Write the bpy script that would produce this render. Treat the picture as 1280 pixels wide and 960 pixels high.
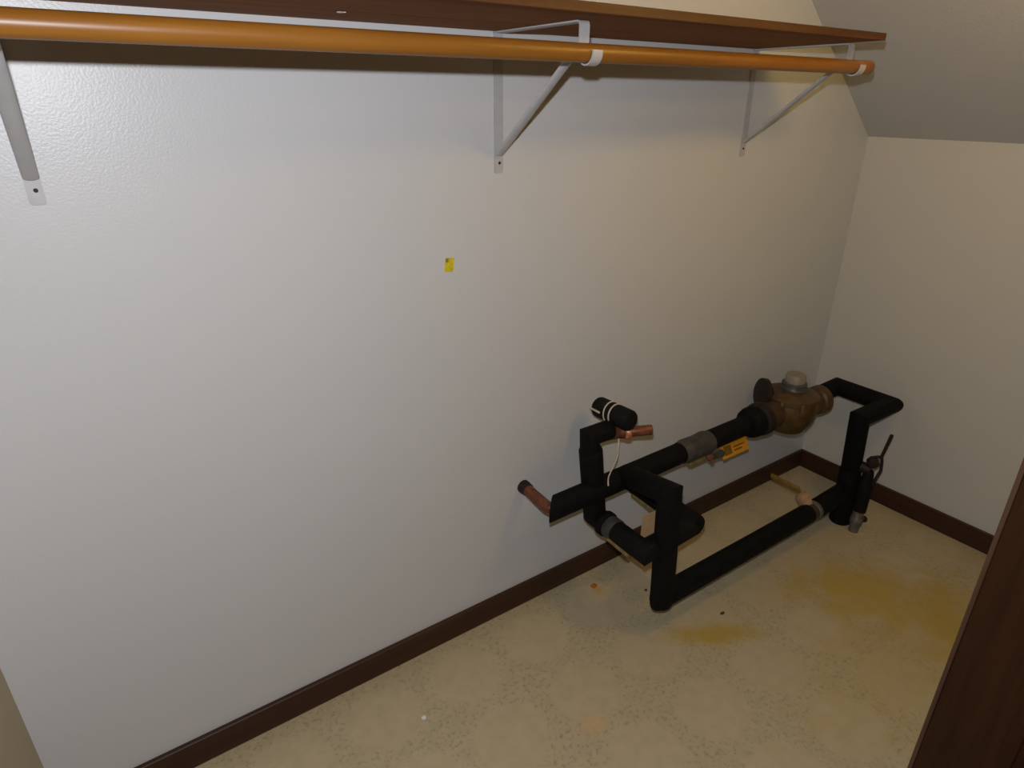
import bpy, bmesh, math, random
from mathutils import Vector, Matrix, Quaternion

random.seed(4)
for o in list(bpy.data.objects):
    bpy.data.objects.remove(o)
SC = bpy.context.scene
COL = SC.collection

# ------------------------------------------------------------------ camera
cd = bpy.data.cameras.new('camera')
cd.sensor_fit = 'HORIZONTAL'
cd.sensor_width = 36.0
cd.lens = 803.6 / 1280 * 36.0
cd.clip_start = 0.01
cam = bpy.data.objects.new('camera', cd)
COL.objects.link(cam)
YAW, PITCH, ROLL = 0.6062, -0.4177, 0.0033
fw = Vector((math.sin(YAW) * math.cos(PITCH), math.cos(YAW) * math.cos(PITCH), math.sin(PITCH)))
rt = Vector((math.cos(YAW), -math.sin(YAW), 0))
up = rt.cross(fw)
r2 = math.cos(ROLL) * rt + math.sin(ROLL) * up
u2 = -math.sin(ROLL) * rt + math.cos(ROLL) * up
cam.matrix_world = Matrix(((r2.x, u2.x, -fw.x, 0.0), (r2.y, u2.y, -fw.y, -1.3217),
                           (r2.z, u2.z, -fw.z, 1.5), (0, 0, 0, 1)))
SC.camera = cam

# ------------------------------------------------------------------ world, lights, exposure
FLASH_POWER = 52
BULB_POWER = 7.8
BULB_COLOR = (1.0, 0.62, 0.13)
AMBIENT = 0.05
w = bpy.data.worlds.new('world')
SC.world = w
w.use_nodes = True
bg = w.node_tree.nodes['Background']
bg.inputs['Color'].default_value = (1.0, 0.47, 0.10, 1)
bg.inputs['Strength'].default_value = AMBIENT


def light(name, kind, loc, power, color, size, rot=None):
    l = bpy.data.lights.new(name, kind)
    l.energy = power
    l.color = color
    if kind in ('POINT', 'SPOT'):
        l.shadow_soft_size = size
    ob = bpy.data.objects.new(name, l)
    ob.location = loc
    if rot:
        ob.rotation_euler = rot
    COL.objects.link(ob)
    return ob


# the photographer's flash, 10 cm above the lens, its beam a little wider than the picture
flash = light('camera_flash', 'SPOT', (-0.01, -1.31, 1.605), FLASH_POWER, (1.0, 1.005, 1.045), 0.014,
              fw.to_track_quat('-Z', 'Y').to_euler())
flash.data.spot_size = math.radians(112)
flash.data.spot_blend = 0.4

vs = SC.view_settings
vs.view_transform = 'Standard'
vs.look = 'None'
vs.exposure = 0.0
vs.gamma = 1.0
vs.use_curve_mapping = False


# ------------------------------------------------------------------ materials
class NT:
    def __init__(self, name):
        self.m = bpy.data.materials.new(name)
        self.m.use_nodes = True
        self.t = self.m.node_tree
        self.b = self.t.nodes['Principled BSDF']

    def n(self, kind, **kw):
        nd = self.t.nodes.new(kind)
        for k, v in kw.items():
            if k.startswith('i_'):
                key = k[2:].replace('_', ' ')
                nd.inputs[key].default_value = v
            else:
                setattr(nd, k, v)
        return nd

    def l(self, a, b):
        self.t.links.new(a, b)

    def coord(self, scale=(1, 1, 1), loc=(0, 0, 0)):
        tc = self.n('ShaderNodeTexCoord')
        mp = self.n('ShaderNodeMapping')
        mp.inputs['Scale'].default_value = scale
        mp.inputs['Location'].default_value = loc
        geo = self.n('ShaderNodeNewGeometry')
        self.l(geo.outputs['Position'], mp.inputs['Vector'])
        return mp.outputs['Vector']

    def math(self, op, a, b=None, c=None, clamp=False):
        nd = self.n('ShaderNodeMath', operation=op, use_clamp=clamp)
        for i, v in enumerate((a, b, c)):
            if v is None:
                continue
            if isinstance(v, (int, float)):
                nd.inputs[i].default_value = v
            else:
                self.l(v, nd.inputs[i])
        return nd.outputs[0]

    def noise(self, vec, scale, detail=2.0, rough=0.5):
        nd = self.n('ShaderNodeTexNoise')
        nd.inputs['Scale'].default_value = scale
        nd.inputs['Detail'].default_value = detail
        nd.inputs['Roughness'].default_value = rough
        self.l(vec, nd.inputs['Vector'])
        return nd.outputs['Fac']

    def ramp(self, fac, stops):
        nd = self.n('ShaderNodeValToRGB')
        e = nd.color_ramp.elements
        while len(e) < len(stops):
            e.new(0.5)
        for el, (p, c) in zip(e, stops):
            el.position = p
            el.color = (*c, 1)
        self.l(fac, nd.inputs['Fac'])
        return nd.outputs['Color']

    def mix(self, fac, a, b, mode='MIX'):
        nd = self.n('ShaderNodeMix', data_type='RGBA', blend_type=mode)
        for s, v in ((nd.inputs['Factor'], fac), (nd.inputs['A'], a), (nd.inputs['B'], b)):
            if isinstance(v, (int, float)):
                s.default_value = v
            elif isinstance(v, tuple):
                s.default_value = (*v, 1)
            else:
                self.l(v, s)
        return nd.outputs['Result']

    def bump(self, h, strength, dist):
        nd = self.n('ShaderNodeBump')
        nd.inputs['Strength'].default_value = strength
        nd.inputs['Distance'].default_value = dist
        self.l(h, nd.inputs['Height'])
        self.l(nd.outputs['Normal'], self.b.inputs['Normal'])

    def set(self, color=None, rough=None, metal=None, spec=None):
        if color is not None:
            if isinstance(color, tuple):
                self.b.inputs['Base Color'].default_value = (*color, 1)
            else:
                self.l(color, self.b.inputs['Base Color'])
        if rough is not None:
            if isinstance(rough, (int, float)):
                self.b.inputs['Roughness'].default_value = rough
            else:
                self.l(rough, self.b.inputs['Roughness'])
        if metal is not None:
            self.b.inputs['Metallic'].default_value = metal
        if spec is not None:
            self.b.inputs['Specular IOR Level'].default_value = spec
        return self.m


def paint(name, col, rough=0.5, spec=0.5, bump=0.25, peel=170):
    t = NT(name)
    v = t.coord()
    big = t.noise(v, 1.7, 3)
    c = t.mix(big, tuple(x * 0.97 for x in col), tuple(min(1, x * 1.02) for x in col))
    fine = t.noise(v, peel, 2.5, 0.55)
    t.bump(fine, bump, 0.0022)
    return t.set(c, rough, spec=spec)


def wood(name, dark, light_, axis='x', rough=0.45, scale=1.0, contrast=1.0, spec=0.5):
    t = NT(name)
    s = {'x': (1.2, 28, 28), 'z': (28, 28, 1.2), 'y': (28, 1.2, 28)}[axis]
    v = t.coord(tuple(x * scale for x in s))
    g = t.noise(v, 1.0, 5, 0.6)
    v2 = t.coord(tuple(x * scale * 4 for x in s))
    g2 = t.noise(v2, 1.0, 3, 0.6)
    v3 = t.coord((2.0, 2.0, 2.0))
    g3 = t.noise(v3, 1.3, 2)
    f = t.math('ADD', t.math('MULTIPLY', g, 0.6), t.math('ADD', t.math('MULTIPLY', g2, 0.22), t.math('MULTIPLY', g3, 0.18)))
    c = t.ramp(f, [(0.5 - 0.16 / contrast, dark), (0.5 + 0.16 / contrast, light_)])
    t.bump(g2, 0.08, 0.001)
    return t.set(c, rough, spec=spec)


def plain(name, col, rough=0.5, metal=0.0, spec=0.5, var=0.15, scale=60, bump=0.0):
    t = NT(name)
    v = t.coord()
    f = t.noise(v, scale, 3)
    c = t.ramp(f, [(0.3, tuple(x * (1 - var) for x in col)), (0.7, tuple(min(1, x * (1 + var)) for x in col))])
    if bump:
        t.bump(f, bump, 0.002)
    return t.set(c, rough, metal, spec)


def floor_material():
    t = NT('vinyl_floor')
    v = t.coord()
    sep = t.n('ShaderNodeSeparateXYZ')
    t.l(v, sep.inputs[0])
    wob = t.noise(v, 14, 2)
    px, py = 0.2475, 0.236

    def cell(out, period, centre):
        a = t.math('SUBTRACT', out, centre - period / 2)
        a = t.math('ADD', a, t.math('MULTIPLY', t.math('SUBTRACT', wob, 0.5), 0.03))
        a = t.math('DIVIDE', a, period)
        a = t.math('FRACT', a)
        return t.math('SUBTRACT', a, 0.5)
    cx = cell(sep.outputs['X'], px, 0.407)
    cy = cell(sep.outputs['Y'], py, -0.148)
    r = t.math('SQRT', t.math('ADD', t.math('MULTIPLY', cx, cx), t.math('MULTIPLY', cy, cy)))
    # printed speckle outside the round medallions, faint ring at their rim
    outside = t.n('ShaderNodeMapRange', interpolation_type='SMOOTHSTEP')
    outside.inputs['From Min'].default_value = 0.37
    outside.inputs['From Max'].default_value = 0.50
    t.l(r, outside.inputs['Value'])
    ring = t.math('SUBTRACT', 1.0, t.math('MULTIPLY', t.math('ABSOLUTE', t.math('SUBTRACT', r, 0.42)), 20.0), clamp=True)
    sp = t.noise(v, 85, 4, 0.7)
    spk = t.n('ShaderNodeMapRange')
    spk.inputs['From Min'].default_value = 0.52
    spk.inputs['From Max'].default_value = 0.66
    t.l(sp, spk.inputs['Value'])
    mott = t.noise(v, 26, 4, 0.6)
    base = t.ramp(mott, [(0.3, (0.45, 0.378, 0.240)), (0.7, (0.51, 0.43, 0.28))])
    field = t.mix(t.math('MULTIPLY', outside.outputs[0], 0.16), base, (0.385, 0.335, 0.205))
    m1 = t.math('MULTIPLY', t.math('MULTIPLY', outside.outputs[0], spk.outputs[0]), 0.55)
    c = t.mix(m1, field, (0.20, 0.185, 0.12))
    m2 = t.math('MULTIPLY', t.math('MULTIPLY', ring, spk.outputs[0]), 0.45)
    c = t.mix(m2, c, (0.25, 0.21, 0.13))

    # yellow water stains: (x, y, rx, ry, angle, strength)
    def stain(c, x, y, rx, ry, ang, k, col):
        ca, sa = math.cos(ang), math.sin(ang)
        dx = t.math('SUBTRACT', sep.outputs['X'], x)
        dy = t.math('SUBTRACT', sep.outputs['Y'], y)
        a = t.math('DIVIDE', t.math('ADD', t.math('MULTIPLY', dx, ca), t.math('MULTIPLY', dy, sa)), rx)
        b = t.math('DIVIDE', t.math('SUBTRACT', t.math('MULTIPLY', dy, ca), t.math('MULTIPLY', dx, sa)), ry)
        d = t.math('SQRT', t.math('ADD', t.math('MULTIPLY', a, a), t.math('MULTIPLY', b, b)))
        d = t.math('ADD', d, t.math('MULTIPLY', t.math('SUBTRACT', wob, 0.5), 1.3))
        mr = t.n('ShaderNodeMapRange', interpolation_type='SMOOTHSTEP')
        mr.inputs['From Min'].default_value = 1.40
        mr.inputs['From Max'].default_value = 0.15
        t.l(d, mr.inputs['Value'])
        return t.mix(t.math('MULTIPLY', mr.outputs[0], k), c, col)
    yel = (0.44, 0.30, 0.035)
    c = stain(c, 1.36, -0.45, 0.15, 0.05, -0.55, 0.80, yel)
    c = stain(c, 1.92, -0.60, 0.20, 0.16, -0.6, 0.80, yel)
    c = stain(c, 2.02, -0.83, 0.24, 0.10, 0.45, 0.70, (0.42, 0.28, 0.028))
    c = stain(c, 1.75, -0.47, 0.12, 0.07, 0.0, 0.35, yel)
    c = stain(c, 1.85, -0.80, 0.50, 0.22, 0.1, 0.35, yel)
    c = stain(c, 0.848, -0.476, 0.035, 0.03, 0.0, 0.5, (0.66, 0.40, 0.16))
    c = stain(c, 1.197, -0.10, 0.022, 0.02, 0.0, 0.7, (0.50, 0.30, 0.07))
    t.bump(t.noise(v, 90, 3), 0.10, 0.001)
    return t.set(c, 0.42, spec=0.35)


M = {
    'wall': paint('wall_paint', (0.57, 0.583, 0.597), 0.34, 0.36, 0.20, 230),
    'wall_side': paint('side_wall_paint', (0.56, 0.545, 0.50), 0.5, 0.4, 0.3, 190),
    'wall_tan': paint('tan_wall_paint', (0.46, 0.40, 0.29), 0.6, 0.3, 0.3, 190),
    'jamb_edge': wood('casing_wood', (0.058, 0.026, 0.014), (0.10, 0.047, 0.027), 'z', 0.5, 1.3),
    'ceiling': paint('ceiling_paint', (0.50, 0.49, 0.47), 0.85, 0.2, 0.5, 240),
    'floor': floor_material(),
    'baseboard': wood('baseboard_wood', (0.032, 0.013, 0.006), (0.058, 0.024, 0.011), 'x', 0.5, 1.2, spec=0.3),
    'baseboard_y': wood('baseboard_wood_side', (0.032, 0.013, 0.006), (0.058, 0.024, 0.011), 'y', 0.5, 1.2, spec=0.3),
    'jamb': wood('jamb_wood', (0.024, 0.0085, 0.003), (0.048, 0.018, 0.006), 'z', 0.5, 1.3, spec=0.2),
    'shelf': wood('shelf_wood', (0.17, 0.060, 0.010), (0.28, 0.105, 0.022), 'x', 0.7, 0.8, spec=0.1),
    'rod': wood('rod_wood', (0.19, 0.072, 0.009), (0.285, 0.120, 0.018), 'x', 0.38, 1.0, spec=0.4),
    'rod_end': wood('rod_end_wood', (0.19, 0.07, 0.014), (0.26, 0.105, 0.026), 'x', 0.4, 1.0),
    'bracket': plain('bracket_paint', (0.43, 0.43, 0.44), 0.42, 0.0, 0.5, 0.05, 40),
    'hole': plain('dark_hole', (0.015, 0.013, 0.012), 0.7),
    'foam': plain('black_foam', (0.0055, 0.0055, 0.0055), 0.75, 0.0, 0.12, 0.25, 45, 0.25),
    'foam2': plain('charcoal_foam', (0.0075, 0.0072, 0.0068), 0.75, 0.0, 0.14, 0.25, 45, 0.25),
    'rubber': plain('dark_iron', (0.022, 0.014, 0.012), 0.55, 0.2, 0.3, 0.3, 40, 0.2),
    'copper': plain('old_copper', (0.17, 0.058, 0.03), 0.45, 0.35, 0.4, 0.35, 50, 0.1),
    'copper_bright': plain('bright_copper', (0.50, 0.20, 0.09), 0.4, 0.3, 0.4, 0.3, 60),
    'bronze': plain('bronze_casting', (0.095, 0.055, 0.019), 0.5, 0.25, 0.4, 0.28, 32, 0.4),
    'bronze_dark': plain('dark_bronze', (0.07, 0.036, 0.016), 0.55, 0.25, 0.4, 0.25, 40, 0.3),
    'cap': plain('grey_register_lid', (0.25, 0.215, 0.175), 0.5, 0.0, 0.4, 0.2, 60),
    'ring': plain('register_ring', (0.085, 0.085, 0.078), 0.45, 0.3, 0.4, 0.2, 60),
    'tape': plain('grey_duct_tape', (0.050, 0.048, 0.043), 0.5, 0.0, 0.4, 0.35, 38, 0.5),
    'tan': plain('tan_adhesive', (0.22, 0.15, 0.06), 0.7, 0.0, 0.2, 0.3, 60),
    'string': plain('white_string', (0.55, 0.48, 0.38), 0.8, 0.0, 0.2, 0.1, 80),
    'brass': plain('old_brass', (0.24, 0.145, 0.028), 0.5, 0.2, 0.4, 0.3, 50),
    'masking': plain('masking_tape', (0.36, 0.22, 0.11), 0.7, 0.0, 0.3, 0.2, 70, 0.3),
    'steel': plain('grey_steel', (0.14, 0.125, 0.105), 0.5, 0.4, 0.4, 0.3, 60, 0.2),
    'sticker': plain('yellow_paper', (0.60, 0.50, 0.015), 0.6, 0.0, 0.3, 0.15, 120),
    'sticker_dark': plain('brown_print', (0.25, 0.17, 0.02), 0.6),
    'tag': plain('orange_yellow_tag', (0.62, 0.27, 0.012), 0.55, 0.0, 0.3, 0.12, 60),
    'tag_print': plain('tag_print', (0.16, 0.085, 0.01), 0.6),
    'paper': plain('tan_paper', (0.50, 0.36, 0.22), 0.7, 0.0, 0.2, 0.08, 60),
    'rust': plain('rust_crumb', (0.46, 0.13, 0.012), 0.8, 0.0, 0.2, 0.3, 200),
    'white_chip': plain('white_chip', (0.80, 0.80, 0.76), 0.5),
    'dirt': plain('dark_crumb', (0.06, 0.05, 0.035), 0.8),
    'shelf_edge': wood('shelf_edge_wood', (0.058, 0.021, 0.007), (0.10, 0.040, 0.015), 'x', 0.5, 1.2, spec=0.3),
    'white_trim': plain('white_lamp_plastic', (0.75, 0.74, 0.70), 0.4),
}


# ------------------------------------------------------------------ mesh helpers
def new_obj(name, bm, mat, parent=None, smooth=None):
    me = bpy.data.meshes.new(name)
    bmesh.ops.recalc_face_normals(bm, faces=bm.faces[:])
    bm.to_mesh(me)
    bm.free()
    mats = mat if isinstance(mat, (list, tuple)) else [mat]
    for m_ in mats:
        me.materials.append(M[m_])
    if smooth is not None:
        for p in me.polygons:
            p.use_smooth = True
        me.set_sharp_from_angle(angle=math.radians(smooth))
    ob = bpy.data.objects.new(name, me)
    COL.objects.link(ob)
    if parent is not None:
        ob.parent = parent
        ob.matrix_parent_inverse = Matrix.Translation(-Vector(root_loc(parent)))
    return ob


def root_loc(p):
    v = Vector((0, 0, 0))
    q = p
    while q is not None:
        v += Vector(q.location)
        q = None if q.parent is None else None
    return v


def tag(o, label, cat, group=None):
    o['label'] = label
    o['category'] = cat
    if group:
        o['group'] = group
    return o


def thing(name, label, cat, loc, group=None):
    o = bpy.data.objects.new(name, None)
    o.location = loc
    o.empty_display_size = 0.05
    COL.objects.link(o)
    return tag(o, label, cat, group)


def struct(name, bm, mat, smooth=None, label=None):
    o = new_obj(name, bm, mat, None, smooth)
    o['kind'] = 'structure'
    if label:
        o['label'] = label
    return o


def box(bm, lo, hi, bevel=0.0, seg=2, mat=0):
    t = bmesh.new()
    bmesh.ops.create_cube(t, size=1.0)
    lo, hi = Vector(lo), Vector(hi)
    for v in t.verts:
        v.co = Vector((lo[i] + (v.co[i] + 0.5) * (hi[i] - lo[i]) for i in range(3)))
    if bevel:
        bmesh.ops.bevel(t, geom=t.edges[:], offset=bevel, segments=seg, affect='EDGES', profile=0.6)
    merge(bm, t, mat)


def merge(bm, t, mat=0, mx=None):
    if mx is not None:
        bmesh.ops.transform(t, matrix=mx, verts=t.verts[:])
    mp = {}
    for v in t.verts:
        mp[v] = bm.verts.new(v.co)
    for f_ in t.faces:
        try:
            nf = bm.faces.new([mp[v] for v in f_.verts])
            nf.material_index = mat
        except ValueError:
            pass
    t.free()


def prism(bm, pts, vec):
    """extrude a planar polygon (3D points) by vec"""
    vec = Vector(vec)
    a = [bm.verts.new(Vector(p)) for p in pts]
    b = [bm.verts.new(Vector(p) + vec) for p in pts]
    bm.faces.new(a)
    bm.faces.new(b[::-1])
    n = len(pts)
    for i in range(n):
        bm.faces.new((a[i], b[i], b[(i + 1) % n], a[(i + 1) % n]))


def perp(d):
    a = Vector((0, 0, 1)) if abs(d.z) < 0.9 else Vector((1, 0, 0))
    u = d.cross(a).normalized()
    return u, d.cross(u).normalized()


def sweep(bm, pts, rad, n=20, rnd=0.0, cap=True, sx=1.0, cut=None):
    """tube with mitred joints along pts; rad may be a list; rnd softens both ends"""
    pts = [Vector(p) for p in pts]
    m = len(pts)
    rads = rad if isinstance(rad, (list, tuple)) else [rad] * m
    rings = []
    d = (pts[1] - pts[0]).normalized()
    u, v = perp(d)

    def add(p, r, off=0.0, nn=None, dd=None):
        ring = []
        for k in range(n):
            a = 2 * math.pi * k / n
            o = (u * math.cos(a) * sx + v * math.sin(a)) * r
            if nn is not None:
                o = o - dd * (o.dot(nn) / dd.dot(nn))
            ring.append(bm.verts.new(p + o))
        rings.append(ring)
    if rnd:
        add(pts[0], rads[0] - rnd)
        add(pts[0] + d * rnd * 0.3, rads[0] - rnd * 0.3)
        add(pts[0] + d * rnd, rads[0])
    else:
        add(pts[0], rads[0])
    for i in range(1, m - 1):
        d1 = (pts[i + 1] - pts[i]).normalized()
        nn = (d + d1).normalized()
        add(pts[i], rads[i], 0, nn, d)
        q = d.rotation_difference(d1)
        u = q @ u
        v = q @ v
        d = d1
    if rnd:
        add(pts[-1] - d * rnd, rads[-1])
        add(pts[-1] - d * rnd * 0.3, rads[-1] - rnd * 0.3)
        add(pts[-1], rads[-1] - rnd)
    else:
        add(pts[-1], rads[-1])
    for a, b in zip(rings, rings[1:]):
        for k in range(n):
            bm.faces.new((a[k], a[(k + 1) % n], b[(k + 1) % n], b[k]))
    if cut is not None:          # slanted cut of the first end: normal of the cut plane
        cn = Vector(cut).normalized()
        d0 = (pts[1] - pts[0]).normalized()
        for v_ in rings[0]:
            o = v_.co - pts[0]
            v_.co -= d0 * (o.dot(cn) / d0.dot(cn))
    if cap:
        bm.faces.new(rings[0][::-1])
        bm.faces.new(rings[-1])


def arc(pts, r, seg=6):
    """round the inner corners of a polyline with radius r"""
    pts = [Vector(p) for p in pts]
    out = [pts[0]]
    for i in range(1, len(pts) - 1):
        a = (pts[i - 1] - pts[i]).normalized()
        b = (pts[i + 1] - pts[i]).normalized()
        ang = a.angle(b)
        t = min(r / math.tan(ang / 2), (pts[i - 1] - pts[i]).length * 0.49, (pts[i + 1] - pts[i]).length * 0.49)
        p0, p1 = pts[i] + a * t, pts[i] + b * t
        for k in range(seg + 1):
            s = k / seg
            out.append((1 - s) ** 2 * p0 + 2 * s * (1 - s) * pts[i] + s * s * p1)
    out.append(pts[-1])
    return out


def lathe(bm, prof, origin, axis=(0, 0, 1), n=28, lobes=0, amp=0.0):
    axis = Vector(axis).normalized()
    u, v = perp(axis)
    origin = Vector(origin)
    rings = []
    for r, h in prof:
        ring = []
        for k in range(n):
            a = 2 * math.pi * k / n
            rr = r * (1 + (amp * math.cos(lobes * a) if lobes else 0))
            ring.append(bm.verts.new(origin + axis * h + (u * math.cos(a) + v * math.sin(a)) * max(rr, 1e-4)))
        rings.append(ring)
    for a, b in zip(rings, rings[1:]):
        for k in range(n):
            bm.faces.new((a[k], a[(k + 1) % n], b[(k + 1) % n], b[k]))
    bm.faces.new(rings[0][::-1])
    bm.faces.new(rings[-1])


def strip(bm, path, width, thick, side):
    """flat metal strip following path; width along `side`, thickness across"""
    side = Vector(side).normalized()
    path = [Vector(p) for p in path]
    rings = []
    for i, p in enumerate(path):
        if i == 0:
            t = path[1] - p
        elif i == len(path) - 1:
            t = p - path[i - 1]
        else:
            t = (path[i + 1] - p).normalized() + (p - path[i - 1]).normalized()
        nrm = t.normalized().cross(side).normalized()
        rings.append([bm.verts.new(p + side * width / 2 * a + nrm * thick / 2 * b) for a, b in ((-1, -1), (1, -1), (1, 1), (-1, 1))])
    for a, b in zip(rings, rings[1:]):
        for k in range(4):
            bm.faces.new((a[k], a[(k + 1) % 4], b[(k + 1) % 4], b[k]))
    bm.faces.new(rings[0][::-1])
    bm.faces.new(rings[-1])


B = bmesh.new

# ------------------------------------------------------------------ the room
XL, XR = -0.294, 2.4904           # inner faces of side walls
YF = -1.06                        # inner face of the front wall
YO = -1.19                        # outer face of the front wall
ZC = 2.40                         # flat ceiling
ZS = 1.378                        # sloped ceiling meets the right wall
CS = 1.2324                       # run over rise of the slope
XS = XR - CS * (ZC - ZS)
XJ = 1.19                         # doorway, right reveal
XJL = -0.262                      # doorway, left reveal
YH = -2.35                        # the floor runs on into the hall

bm = B(); box(bm, (XL - 0.6, YH, -0.05), (XR + 0.1, 0.1, 0.0)); struct('floor', bm, 'floor')
bm = B(); box(bm, (XL - 0.1, 0.0, 0.0), (XR + 0.1, 0.1, ZC)); struct('wall_back', bm, 'wall')
bm = B(); box(bm, (XR, YO, 0.0), (XR + 0.1, 0.0, ZC)); struct('wall_right', bm, 'wall_side')
bm = B(); box(bm, (XL - 0.1, YO, 0.0), (XL, 0.0, ZC)); struct('wall_left', bm, 'wall_tan')
bm = B()
prism(bm, [(XR, YF, ZS), (XR, 0, ZS), (XS, 0, ZC), (XS, YF, ZC)], (0.05, 0, 0.06))
struct('ceiling_slope', bm, 'ceiling', label='sloped grey ceiling descending to the right wall')
bm = B(); box(bm, (XL - 0.1, YO, ZC), (XS + 0.02, 0.1, ZC + 0.05)); struct('ceiling', bm, 'ceiling')
# front wall with the doorway
bm = B()
box(bm, (XJ + 0.022, YO, 0.0), (XR, YF, ZC))
struct('wall_front', bm, 'wall_side')
bm = B()
box(bm, (XL, YO, 2.05), (XJ + 0.022, YF, ZC))
struct('wall_front_header', bm, 'wall_side')
# dark wood door lining: right jamb, head, left jamb
bm = B(); box(bm, (XJ, YO - 0.004, 0.0), (XJ + 0.022, YF, 2.05), 0.003, 3); struct('trim_1', bm, 'jamb', 40, 'dark brown wooden door jamb at the right')
bm = B(); box(bm, (XL, YO - 0.004, 0.0), (XJL, YF + 0.010, 2.05), 0.004, 3); struct('trim_2', bm, 'jamb', 40)
bm = B(); box(bm, (XL, YO - 0.004, 2.03), (XJ, YF + 0.010, 2.05), 0.003, 2); struct('trim_3', bm, 'jamb', 40)
# thin casing on the closet side and casing on the hall side of the right jamb
bm = B(); box(bm, (XJ + 0.006, YO - 0.018, 0.0), (XJ + 0.065, YO, 2.09), 0.004, 2); struct('trim_4', bm, 'jamb', 40)
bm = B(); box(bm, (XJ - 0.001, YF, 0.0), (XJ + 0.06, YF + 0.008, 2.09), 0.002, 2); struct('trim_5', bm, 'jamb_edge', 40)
# baseboards
BB, BT = 0.0778, 0.012


def baseboard(name, lo, hi, axis, mat):
    b_ = B()
    if axis == 'x':
        prof = [(lo[0], 0, 0), (lo[0], -BT, 0), (lo[0], -BT, BB - 0.002), (lo[0], -BT + 0.002, BB), (lo[0], 0, BB)]
        prism(b_, prof, (hi[0] - lo[0], 0, 0))
    else:
        s = 1 if lo[0] < 1 else -1
        x = lo[0]
        prof = [(x, lo[1], 0), (x + s * BT, lo[1], 0), (x + s * BT, lo[1], BB - 0.002), (x + s * (BT - 0.002), lo[1], BB), (x, lo[1], BB)]
        prism(b_, prof, (0, hi[1] - lo[1], 0))
    return struct(name, b_, mat)


baseboard('baseboard_back', (XL, 0), (XR - BT, 0), 'x', 'baseboard')
baseboard('baseboard_right', (XR, YF), (XR, 0), 'y', 'baseboard_y')

# frosted globe lamp hanging from the slope inside the closet (outside the frame)
LX, LY, LZB, LR = 1.50, -0.96, 1.90, 0.075
LZ = ZS + (XR - LX) / CS
gm = NT('lit_globe')
gm.b.inputs['Base Color'].default_value = (0.8, 0.8, 0.8, 1)
gm.b.inputs['Emission Color'].default_value = (*BULB_COLOR, 1)
gm.b.inputs['Emission Strength'].default_value = BULB_POWER / (math.pi * 4 * math.pi * LR * LR)
M['globe'] = gm.m
lamp = thing('pendant_lamp', 'frosted globe lamp hanging on a short cord from the sloped ceiling', 'lamp', (LX, LY, LZ))
bm = B(); lathe(bm, [(0.05, 0.03), (0.05, -0.03), (0.04, -0.036), (0.006, -0.04), (0.004, LZB + LR + 0.04 - LZ), (0.026, LZB + LR + 0.035 - LZ), (0.030, LZB + LR - 0.012 - LZ)], (LX, LY, LZ)); new_obj('lamp_holder', bm, 'white_trim', lamp, 40)
bm = B(); bmesh.ops.create_uvsphere(bm, u_segments=24, v_segments=14, radius=LR, matrix=Matrix.Translation((LX, LY, LZB))); new_obj('globe', bm, 'globe', lamp, 60)

# ------------------------------------------------------------------ shelf, rod, brackets
ZSH, YSH, XSH = 1.6332, -0.3756, 1.768
sh = thing('closet_shelf', 'long brown wooden closet shelf resting on three metal brackets', 'shelf', (0.74, -0.19, ZSH))
bm = B(); box(bm, (XL + 0.002, YSH + 0.004, ZSH), (XSH, -0.001, ZSH + 0.0155), 0.001, 1); new_obj('board', bm, 'shelf', sh)
bm = B(); box(bm, (XL + 0.002, YSH, ZSH - 0.0005), (XSH, YSH + 0.0045, ZSH + 0.016), 0.0012, 1); new_obj('edge_band', bm, 'shelf_edge', sh)
bm = B()
for (x, y, r) in ((0.47, -0.13, 0.006), (0.477, -0.133, 0.003)):
    lathe(bm, [(r, -0.0012), (r * 0.7, 0.0006)], (x, y, ZSH), (0, 0, 1), 8)
new_obj('paint_speck', bm, 'white_chip', sh)

YR, ZR, RR = -0.3096, 1.5771, 0.0164
rod = thing('closet_rod', 'round orange brown wooden closet rod under the shelf', 'clothes rod', (0.74, YR, ZR - RR))
bm = B(); sweep(bm, [(XL + 0.002, YR, ZR), (1.790, YR, ZR)], RR, 32); new_obj('dowel', bm, 'rod', rod, 40)
bm = B(); sweep(bm, [(1.790, YR, ZR), (1.838, YR, ZR)], RR + 0.0004, 32, 0.003); new_obj('rod_end', bm, 'rod_end', rod, 40)

bracket_labels = {
    -0.022: 'pale grey metal shelf bracket at the left, cut by the picture edge',
    0.875: 'pale grey metal shelf bracket in the middle, with its rod hook facing forward',
    1.772: 'pale grey metal shelf bracket at the right end of the shelf and rod',
}


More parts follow.
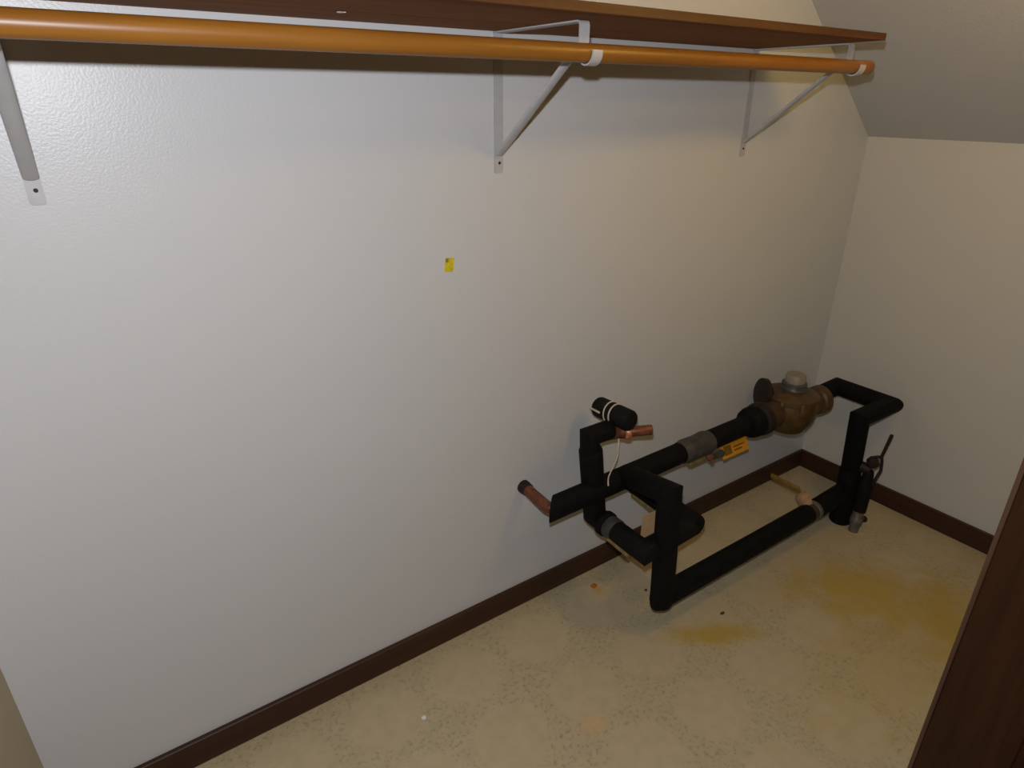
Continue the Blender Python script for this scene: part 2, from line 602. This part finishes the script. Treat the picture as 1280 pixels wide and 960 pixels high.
def bracket(x, label):
    t = thing('shelf_bracket', label, 'bracket', (x, 0, 1.34), 'brackets under the closet shelf')
    W = 0.0235
    yb = YR + RR + 0.0035            # strip just behind the rod
    # leg screwed to the wall, lower end clipped
    b_ = B()
    prism(b_, [(x - W / 2, -0.0035, ZSH - 0.001), (x - W / 2, -0.0035, 1.3435), (x - W / 2 + 0.004, -0.0035, 1.340),
               (x + W / 2 - 0.003, -0.0035, 1.340), (x + W / 2, -0.0035, 1.343), (x + W / 2, -0.0035, ZSH - 0.001)], (0, 0.0033, 0))
    new_obj('wall_leg', b_, 'bracket', t)
    # arm under the shelf, drop tab and J hook around the rod: one bent strip
    path = [(x, -0.001, ZSH - 0.0022), (x, yb + 0.006, ZSH - 0.0022), (x, yb + 0.0015, ZSH - 0.004), (x, yb, ZSH - 0.009)]
    path.append((x, yb, ZR))
    rr_ = RR + 0.0035
    for k in range(1, 13):
        a = math.pi * (k / 12)
        path.append((x, YR + math.cos(a) * rr_, ZR - math.sin(a) * rr_))
    path.append((x, YR - rr_ + 0.0005, ZR + 0.0045))
    b_ = B(); strip(b_, path, W, 0.0030, (1, 0, 0)); new_obj('arm_hook', b_, 'bracket', t, 50)
    # diagonal brace, a shallow channel with rounded back
    p0, p1 = Vector((x, -0.006, 1.383)), Vector((x, yb + 0.004, 1.598))
    d = (p1 - p0).normalized()
    nrm = Vector((0, -d.z, d.y))
    if nrm.y > 0:
        nrm = -nrm
    b_ = B()
    prof = []
    for k in range(9):
        a = math.pi * k / 8
        prof.append(p0 + Vector((1, 0, 0)) * math.cos(a) * (W / 2) + nrm * (math.sin(a) * 0.0055))
    for k in range(8, -1, -1):
        a = math.pi * k / 8
        prof.append(p0 + Vector((1, 0, 0)) * math.cos(a) * (W / 2 - 0.0018) + nrm * (math.sin(a) * 0.0055 - 0.002))
    prism(b_, prof, p1 - p0)
    new_obj('brace', b_, 'bracket', t, 40)
    b_ = B(); lathe(b_, [(0.0036, -0.0005), (0.0034, 0.0006)], (x + 0.0015, -0.0035, 1.3625), (0, -1, 0), 14); new_obj('screw', b_, 'hole', t)
    return t


for bx, lab in bracket_labels.items():
    bracket(bx, lab)

# ------------------------------------------------------------------ sticker on the wall
st = thing('sticker', 'small yellow paper sticker on the white wall', 'sticker', (0.7345, 0, 1.139))
mxs = Matrix.Translation((0.7345, -0.0008, 1.140)) @ Matrix.Rotation(math.radians(8), 4, 'Y')
bm = B(); t_ = B(); box(t_, (-0.0115, -0.0004, -0.0165), (0.0115, 0.0006, 0.0165)); merge(bm, t_, 0, mxs); new_obj('paper', bm, 'sticker', st)
bm = B(); t_ = B(); box(t_, (-0.0112, -0.0009, 0.006), (-0.004, -0.0003, 0.0155)); merge(bm, t_, 0, mxs); new_obj('print', bm, 'sticker_dark', st)

# ------------------------------------------------------------------ pipework with the water meter
YM, ZM = -0.138, 0.448
pw = thing('water_pipes', 'black foam insulated water pipe loop with a bronze meter beside the wall', 'pipework', (1.7, -0.25, 0.0))


def pipe(name, pts, r, mat='foam', n=24, rnd=0.004, parent=pw):
    b_ = B(); sweep(b_, pts, r, n, rnd)
    return new_obj(name, b_, mat, parent, 35)


# main line along the wall
bm = B(); sweep(bm, [(0.957, YM, 0.440), (1.60, YM, ZM + 0.003), (1.86, YM, ZM + 0.006)], 0.0345, 24, 0, True, 1.0, (-1, 1, 0)); main = new_obj('main_pipe', bm, 'foam', pw, 35)
# copper stub from the wall into it
bm = B(); sweep(bm, arc([(0.958, 0.0, 0.442), (0.953, YM, 0.440), (1.00, YM, 0.440)], 0.075, 10), 0.0175, 18); stub = new_obj('copper_elbow', bm, 'copper', pw, 40)
bm = B(); lathe(bm, [(0.021, 0.0), (0.021, 0.012), (0.0195, 0.014), (0.0195, 0.026), (0.017, 0.028)], (0.958, 0.0, 0.442), (0, -1, 0), 22); new_obj('wall_collar', bm, 'rubber', stub, 40)
# riser: a tee in the main line, up to the copper elbow and down to the lower loop
YRi = -0.135
riser = pipe('riser_pipe', [(1.140, -0.124, 0.330), (1.096, YRi, 0.588)], 0.0345)
pipe('riser_pipe', [(1.0956, YRi, 0.544), (1.0903, YRi, 0.631), (1.167, YRi, 0.631)], 0.0287)
# lower loop at one level: out from under the riser, along, and back to the wall
pipe('loop_pipe', [(1.1465, -0.105, 0.33), (1.1465, -0.3295, 0.33), (1.345, -0.319, 0.33)], 0.0325, 'foam2')
pipe('cross_pipe', [(1.381, -0.001, 0.33), (1.3615, -0.337, 0.33)], 0.035, rnd=0.010)
# branch from the main line, vertical leg in front of the loop, long run above the floor
pipe('drop_pipe', [(1.236, YM - 0.01, 0.461), (1.199, -0.349, 0.516), (1.218, -0.350, 0.148), (1.60, -0.352, 0.149), (1.960, -0.353, 0.150)], 0.0343, rnd=0.004)
bm = B(); lathe(bm, [(0.012, -0.036), (0.028, -0.030), (0.0347, -0.016), (0.0347, 0.01)], (1.2175, -0.350, 0.148), (0, 0, 1), 24); new_obj('elbow_cover', bm, 'foam', pw, 40)
pipe('floor_pipe', [(1.995, -0.353, 0.150), (2.215, -0.346, 0.150)], 0.0345)
# outlet from the meter: right, forward, back left and down
pipe('outlet_pipe', [(2.24, YM, 0.452), (2.408, YM + 0.006, 0.452), (2.400, -0.344, 0.455), (2.195, -0.342, 0.458), (2.2275, -0.342, 0.20)], 0.034)
pipe('drop_pipe', [(2.2225, -0.342, 0.24), (2.237, -0.342, 0.028)], 0.0375)
bm = B(); lathe(bm, [(0.036, -0.028), (0.040, -0.022), (0.040, 0.012), (0.034, 0.016)], (2.237, -0.342, 0.028), (0, 0, 1), 24); new_obj('foot', bm, 'foam', pw, 40)
# copper tee and stub at the top of the riser, wrapped foam above it
bm = B(); sweep(bm, arc([(1.1477, YRi, 0.620), (1.1923, -0.139, 0.616), (1.2221, -0.158, 0.616)], 0.03), 0.020, 18); new_obj('copper_tee', bm, 'copper', pw, 40)
bm = B(); lathe(bm, [(0.0205, 0), (0.0228, 0.003), (0.0228, 0.016), (0.0175, 0.020)], (1.209, -0.151, 0.616), (0.87, -0.5, 0), 20); new_obj('copper_ring', bm, 'copper_bright', pw, 40)
bm = B(); sweep(bm, [(1.220, -0.157, 0.616), (1.280, -0.192, 0.620)], 0.0155, 18, 0.002); new_obj('copper_stub', bm, 'copper', pw, 40)
wrap = pipe('foam_wrap', [(1.188, -0.053, 0.667), (1.1966, -0.189, 0.669)], 0.031, 'foam2', 24, 0.010)
for yy in (-0.110, -0.131):
    bm = B()
    pts = []
    for k in range(25):
        a = 2 * math.pi * k / 24
        pts.append((1.192 + math.cos(a) * 0.0320, yy + 0.004 * math.sin(a), 0.668 + math.sin(a) * 0.0320))
    sweep(bm, pts, 0.0023, 6); new_obj('string', bm, 'string', wrap, 60)
bm = B(); box(bm, (1.1567, -0.0957, 0.6674), (1.1599, -0.0553, 0.6727)); new_obj('seam_strip', bm, 'string', wrap)
bm = B(); sweep(bm, arc([(1.192, -0.128, 0.639), (1.190, -0.150, 0.602), (1.176, -0.164, 0.550), (1.150, -0.158, 0.484), (1.142, -0.170, 0.466)], 0.05, 5), 0.0022, 6); new_obj('string', bm, 'string', wrap, 60)

# grey taped joint on the main line and its bolt
bm = B(); sweep(bm, [(1.485, YM, ZM), (1.510, YM, ZM), (1.56, YM, ZM), (1.605, YM, ZM + 0.001), (1.625, YM, ZM + 0.001)],
                [0.036, 0.041, 0.039, 0.042, 0.037], 22); tj = new_obj('taped_joint', bm, 'tape', pw, 50)
bm = B(); lathe(bm, [(0.012, 0), (0.012, 0.016), (0.007, 0.02), (0.007, 0.03)], (1.600, YM - 0.026, ZM - 0.030), (0, -0.75, -0.66), 6); new_obj('bolt', bm, 'copper', tj)
bm = B(); box(bm, (1.520, YM - 0.022, ZM - 0.052), (1.600, YM - 0.006, ZM - 0.036), 0.004); new_obj('tape_end', bm, 'tan', tj)
# grey collar and peeled tan seams on the lower loop
bm = B(); sweep(bm, [(1.1465, -0.182, 0.33), (1.1465, -0.216, 0.33)], 0.0352, 22, 0.003); new_obj('collar', bm, 'tape', pw, 40)
bm = B(); lathe(bm, [(0.037, 0), (0.0395, 0.004), (0.0395, 0.02), (0.037, 0.024)], (1.1465, -0.156, 0.33), (0, -1, 0), 22); new_obj('collar', bm, 'foam', pw, 40)
for (a, b, r) in (((1.1165, -0.208, 0.3125), (1.1185, -0.295, 0.305), 0.0055), ((1.343, -0.08, 0.309), (1.334, -0.24, 0.308), 0.005)):
    bm = B(); sweep(bm, [a, b], r, 8); new_obj('seam_strip', bm, 'tan', pw, 50)
bm = B(); sweep(bm, [(1.2005, -0.225, 0.5005), (1.1905, -0.285, 0.5165)], 0.005, 8); new_obj('seam_strip', bm, 'tan', pw, 50)
bm = B(); box(bm, (1.268, -0.2015, 0.240), (1.352, -0.200, 0.326)); new_obj('paper_tag', bm, 'paper', pw)

# bare joint with brass lever in the long run
bm = B(); sweep(bm, [(1.95, -0.353, 0.150), (2.005, -0.353, 0.150)], 0.0315, 20); jt = new_obj('valve_body', bm, 'bronze_dark', pw, 40)
bm = B(); lathe(bm, [(0.031, 0), (0.035, 0.003), (0.035, 0.016), (0.031, 0.019)], (1.983, -0.353, 0.150), (1, 0, 0), 20); new_obj('collar', bm, 'steel', jt, 40)
bm = B(); lathe(bm, [(0.020, 0), (0.024, 0.01), (0.024, 0.040), (0.016, 0.050)], (1.972, -0.338, 0.168), (0.05, 0.62, 0.62), 14, 5, 0.10); new_obj('masking_tape_wrap', bm, 'masking', jt, 60)
bm = B(); sweep(bm, [(1.972, -0.308, 0.208), (1.975, -0.293, 0.212), (1.982, -0.175, 0.208)], [0.006, 0.011, 0.011], 12, 0.003, True, 0.5); new_obj('lever', bm, 'brass', jt, 40)

# valve with thin lever, drain stub to the floor at the right
bm = B(); sweep(bm, [(2.230, -0.362, 0.262), (2.238, -0.405, 0.258)], 0.020, 16); vb = new_obj('stop_valve', bm, 'rubber', pw, 40)
bm = B(); lathe(bm, [(0.016, 0), (0.022, 0.005), (0.022, 0.022), (0.014, 0.028)], (2.238, -0.398, 0.280), (0.1, -0.5, 0.8), 14); new_obj('valve_knob', bm, 'rubber', vb, 40)
bm = B(); sweep(bm, arc([(2.250, -0.392, 0.302), (2.276, -0.416, 0.310), (2.274, -0.424, 0.255), (2.246, -0.414, 0.180)], 0.02, 5), 0.0055, 10); new_obj('lever_loop', bm, 'rubber', vb, 40)
bm = B(); sweep(bm, [(2.274, -0.414, 0.308), (2.288, -0.423, 0.398)], [0.0055, 0.0065], 10); new_obj('lever', bm, 'rubber', vb, 40)
bm = B(); sweep(bm, [(2.238, -0.400, 0.255), (2.236, -0.402, 0.19), (2.226, -0.408, 0.085)], [0.017, 0.024, 0.022], 18, 0.003); dp = new_obj('drain_pipe', bm, 'foam2', pw, 40)
bm = B(); lathe(bm, [(0.017, 0.0), (0.018, 0.03), (0.022, 0.034), (0.022, 0.065), (0.018, 0.07), (0.018, 0.095)], (2.216, -0.408, 0.0), (0.08, 0, 1), 18); new_obj('union', bm, 'steel', dp, 40)
bm = B(); lathe(bm, [(0.010, 0), (0.012, 0.004), (0.012, 0.018), (0.008, 0.022)], (2.235, -0.416, 0.050), (0.85, -0.5, 0), 12); new_obj('drain_knob', bm, 'rubber', dp, 40)

# water meter
MX, MY, MZ = 2.075, -0.138, 0.460
bm = B()
lathe(bm, [(0.052, -0.092), (0.064, -0.088), (0.078, -0.062), (0.090, -0.040), (0.096, -0.012), (0.097, 0.012), (0.092, 0.030), (0.098, 0.034),
           (0.098, 0.050), (0.090, 0.054), (0.062, 0.064), (0.055, 0.066)], (MX, MY, MZ), (0, 0, 1), 40)
mb = new_obj('meter_body', bm, 'bronze', pw, 38)
for k in range(8):
    a = 2 * math.pi * (k + 0.35) / 8
    bm = B(); lathe(bm, [(0.013, -0.030), (0.013, 0.006), (0.010, 0.012)], (MX + math.cos(a) * 0.092, MY + math.sin(a) * 0.092, MZ + 0.036), (0, 0, 1), 8); new_obj('body_bolt', bm, 'bronze', mb, 35)
bm = B(); lathe(bm, [(0.046, 0.060), (0.047, 0.072), (0.044, 0.076), (0.044, 0.092), (0.040, 0.096)], (MX + 0.008, MY, MZ), (0, 0, 1), 28); new_obj('register_ring', bm, 'ring', mb, 40)
bm = B(); lathe(bm, [(0.036, 0.092), (0.036, 0.120), (0.033, 0.124), (0.028, 0.1245)], (MX + 0.008, MY, MZ), (0, 0, 1), 28); new_obj('register_lid', bm, 'cap', mb, 40)
bm = B(); lathe(bm, [(0.038, 0.0), (0.043, 0.03), (0.050, 0.05), (0.050, 0.07)], (MX - 0.165, MY, MZ - 0.005), (1, 0, 0), 28); new_obj('inlet_neck', bm, 'bronze_dark', mb, 40)
bm = B(); lathe(bm, [(0.048, -0.012), (0.058, -0.006), (0.061, 0.004), (0.061, 0.020), (0.055, 0.026)], (MX - 0.183, MY, MZ - 0.006), (1, 0, 0), 28); fl = new_obj('inlet_flange', bm, 'rubber', mb, 40)
bm = B(); lathe(bm, [(0.040, -0.02), (0.052, -0.010), (0.056, 0.006), (0.056, 0.024), (0.050, 0.030)], (MX - 0.228, MY, MZ - 0.006), (1, 0, 0), 28); new_obj('foam_collar', bm, 'foam', mb, 40)
bm = B(); lathe(bm, [(0.056, 0.05), (0.050, 0.10), (0.046, 0.13), (0.054, 0.136), (0.055, 0.168), (0.048, 0.176), (0.036, 0.19)], (MX, MY - 0.014, MZ - 0.008), (1, -0.06, 0), 28); new_obj('outlet_neck', bm, 'bronze', mb, 40)
bm = B(); lathe(bm, [(0.030, 0.0), (0.040, 0.015), (0.056, 0.02), (0.056, 0.034), (0.030, 0.04)], (MX - 0.068, MY + 0.045, MZ + 0.048), (-0.86, 0.50, 0.15), 24); new_obj('side_port', bm, 'rubber', mb, 40)

# yellow tag under the main line
tg = thing('warning_tag', 'orange yellow plastic tag hanging under the black pipe near the bronze meter', 'tag', (1.758, YM - 0.012, 0.392))
mxt = Matrix.Translation((1.758, YM - 0.014, 0.388)) @ Matrix.Rotation(math.radians(-28), 4, 'X')
bm = B(); t_ = B(); box(t_, (-0.070, -0.0015, -0.024), (0.070, 0.0015, 0.024), 0.001, 1); merge(bm, t_, 0, mxt); new_obj('plate', bm, 'tag', tg)
bm = B()
for (x0, x1, z0, z1) in ((-0.056, -0.018, -0.014, 0.018), (-0.008, 0.050, 0.002, 0.008), (-0.008, 0.036, -0.010, -0.004)):
    t_ = B(); box(t_, (x0, -0.0022, z0), (x1, -0.0012, z1)); merge(bm, t_, 0, mxt)
new_obj('print', bm, 'tag_print', tg)
bm = B(); sweep(bm, [(1.692, YM - 0.012, 0.388), (1.635, YM - 0.012, 0.386)], [0.014, 0.010], 8); new_obj('tie', bm, 'tape', tg)


# ------------------------------------------------------------------ crumbs on the floor
def crumb(name, label, cat, x, y, rx, ry, rz, mat, seed):
    random.seed(seed)
    b_ = B()
    bmesh.ops.create_icosphere(b_, subdivisions=2, radius=1.0)
    for v in b_.verts:
        k = 1 + random.uniform(-0.18, 0.18)
        v.co = Vector((v.co.x * rx * k, v.co.y * ry * k, max(v.co.z, -0.6) * rz * k))
    zmin = min(v.co.z for v in b_.verts)
    for v in b_.verts:
        v.co += Vector((x, y, -zmin))
    o_ = new_obj(name, b_, mat, None, 60)
    tag(o_, label, cat)


crumb('rust_crumb', 'orange rust crumb on the floor in front of the baseboard', 'crumb', 1.197, -0.081, 0.0105, 0.010, 0.005, 'rust', 1)
crumb('paint_chip', 'small round white chip on the vinyl floor', 'chip', 0.492, -0.208, 0.0075, 0.0075, 0.004, 'white_chip', 2)
crumb('dirt_crumb', 'dark crumb on the floor beside the long low pipe', 'crumb', 1.453, -0.408, 0.009, 0.005, 0.003, 'dirt', 3)
crumb('dirt_crumb', 'tiny dark crumb on the floor left of the vertical pipe', 'crumb', 1.328, -0.194, 0.006, 0.005, 0.003, 'dirt', 4)
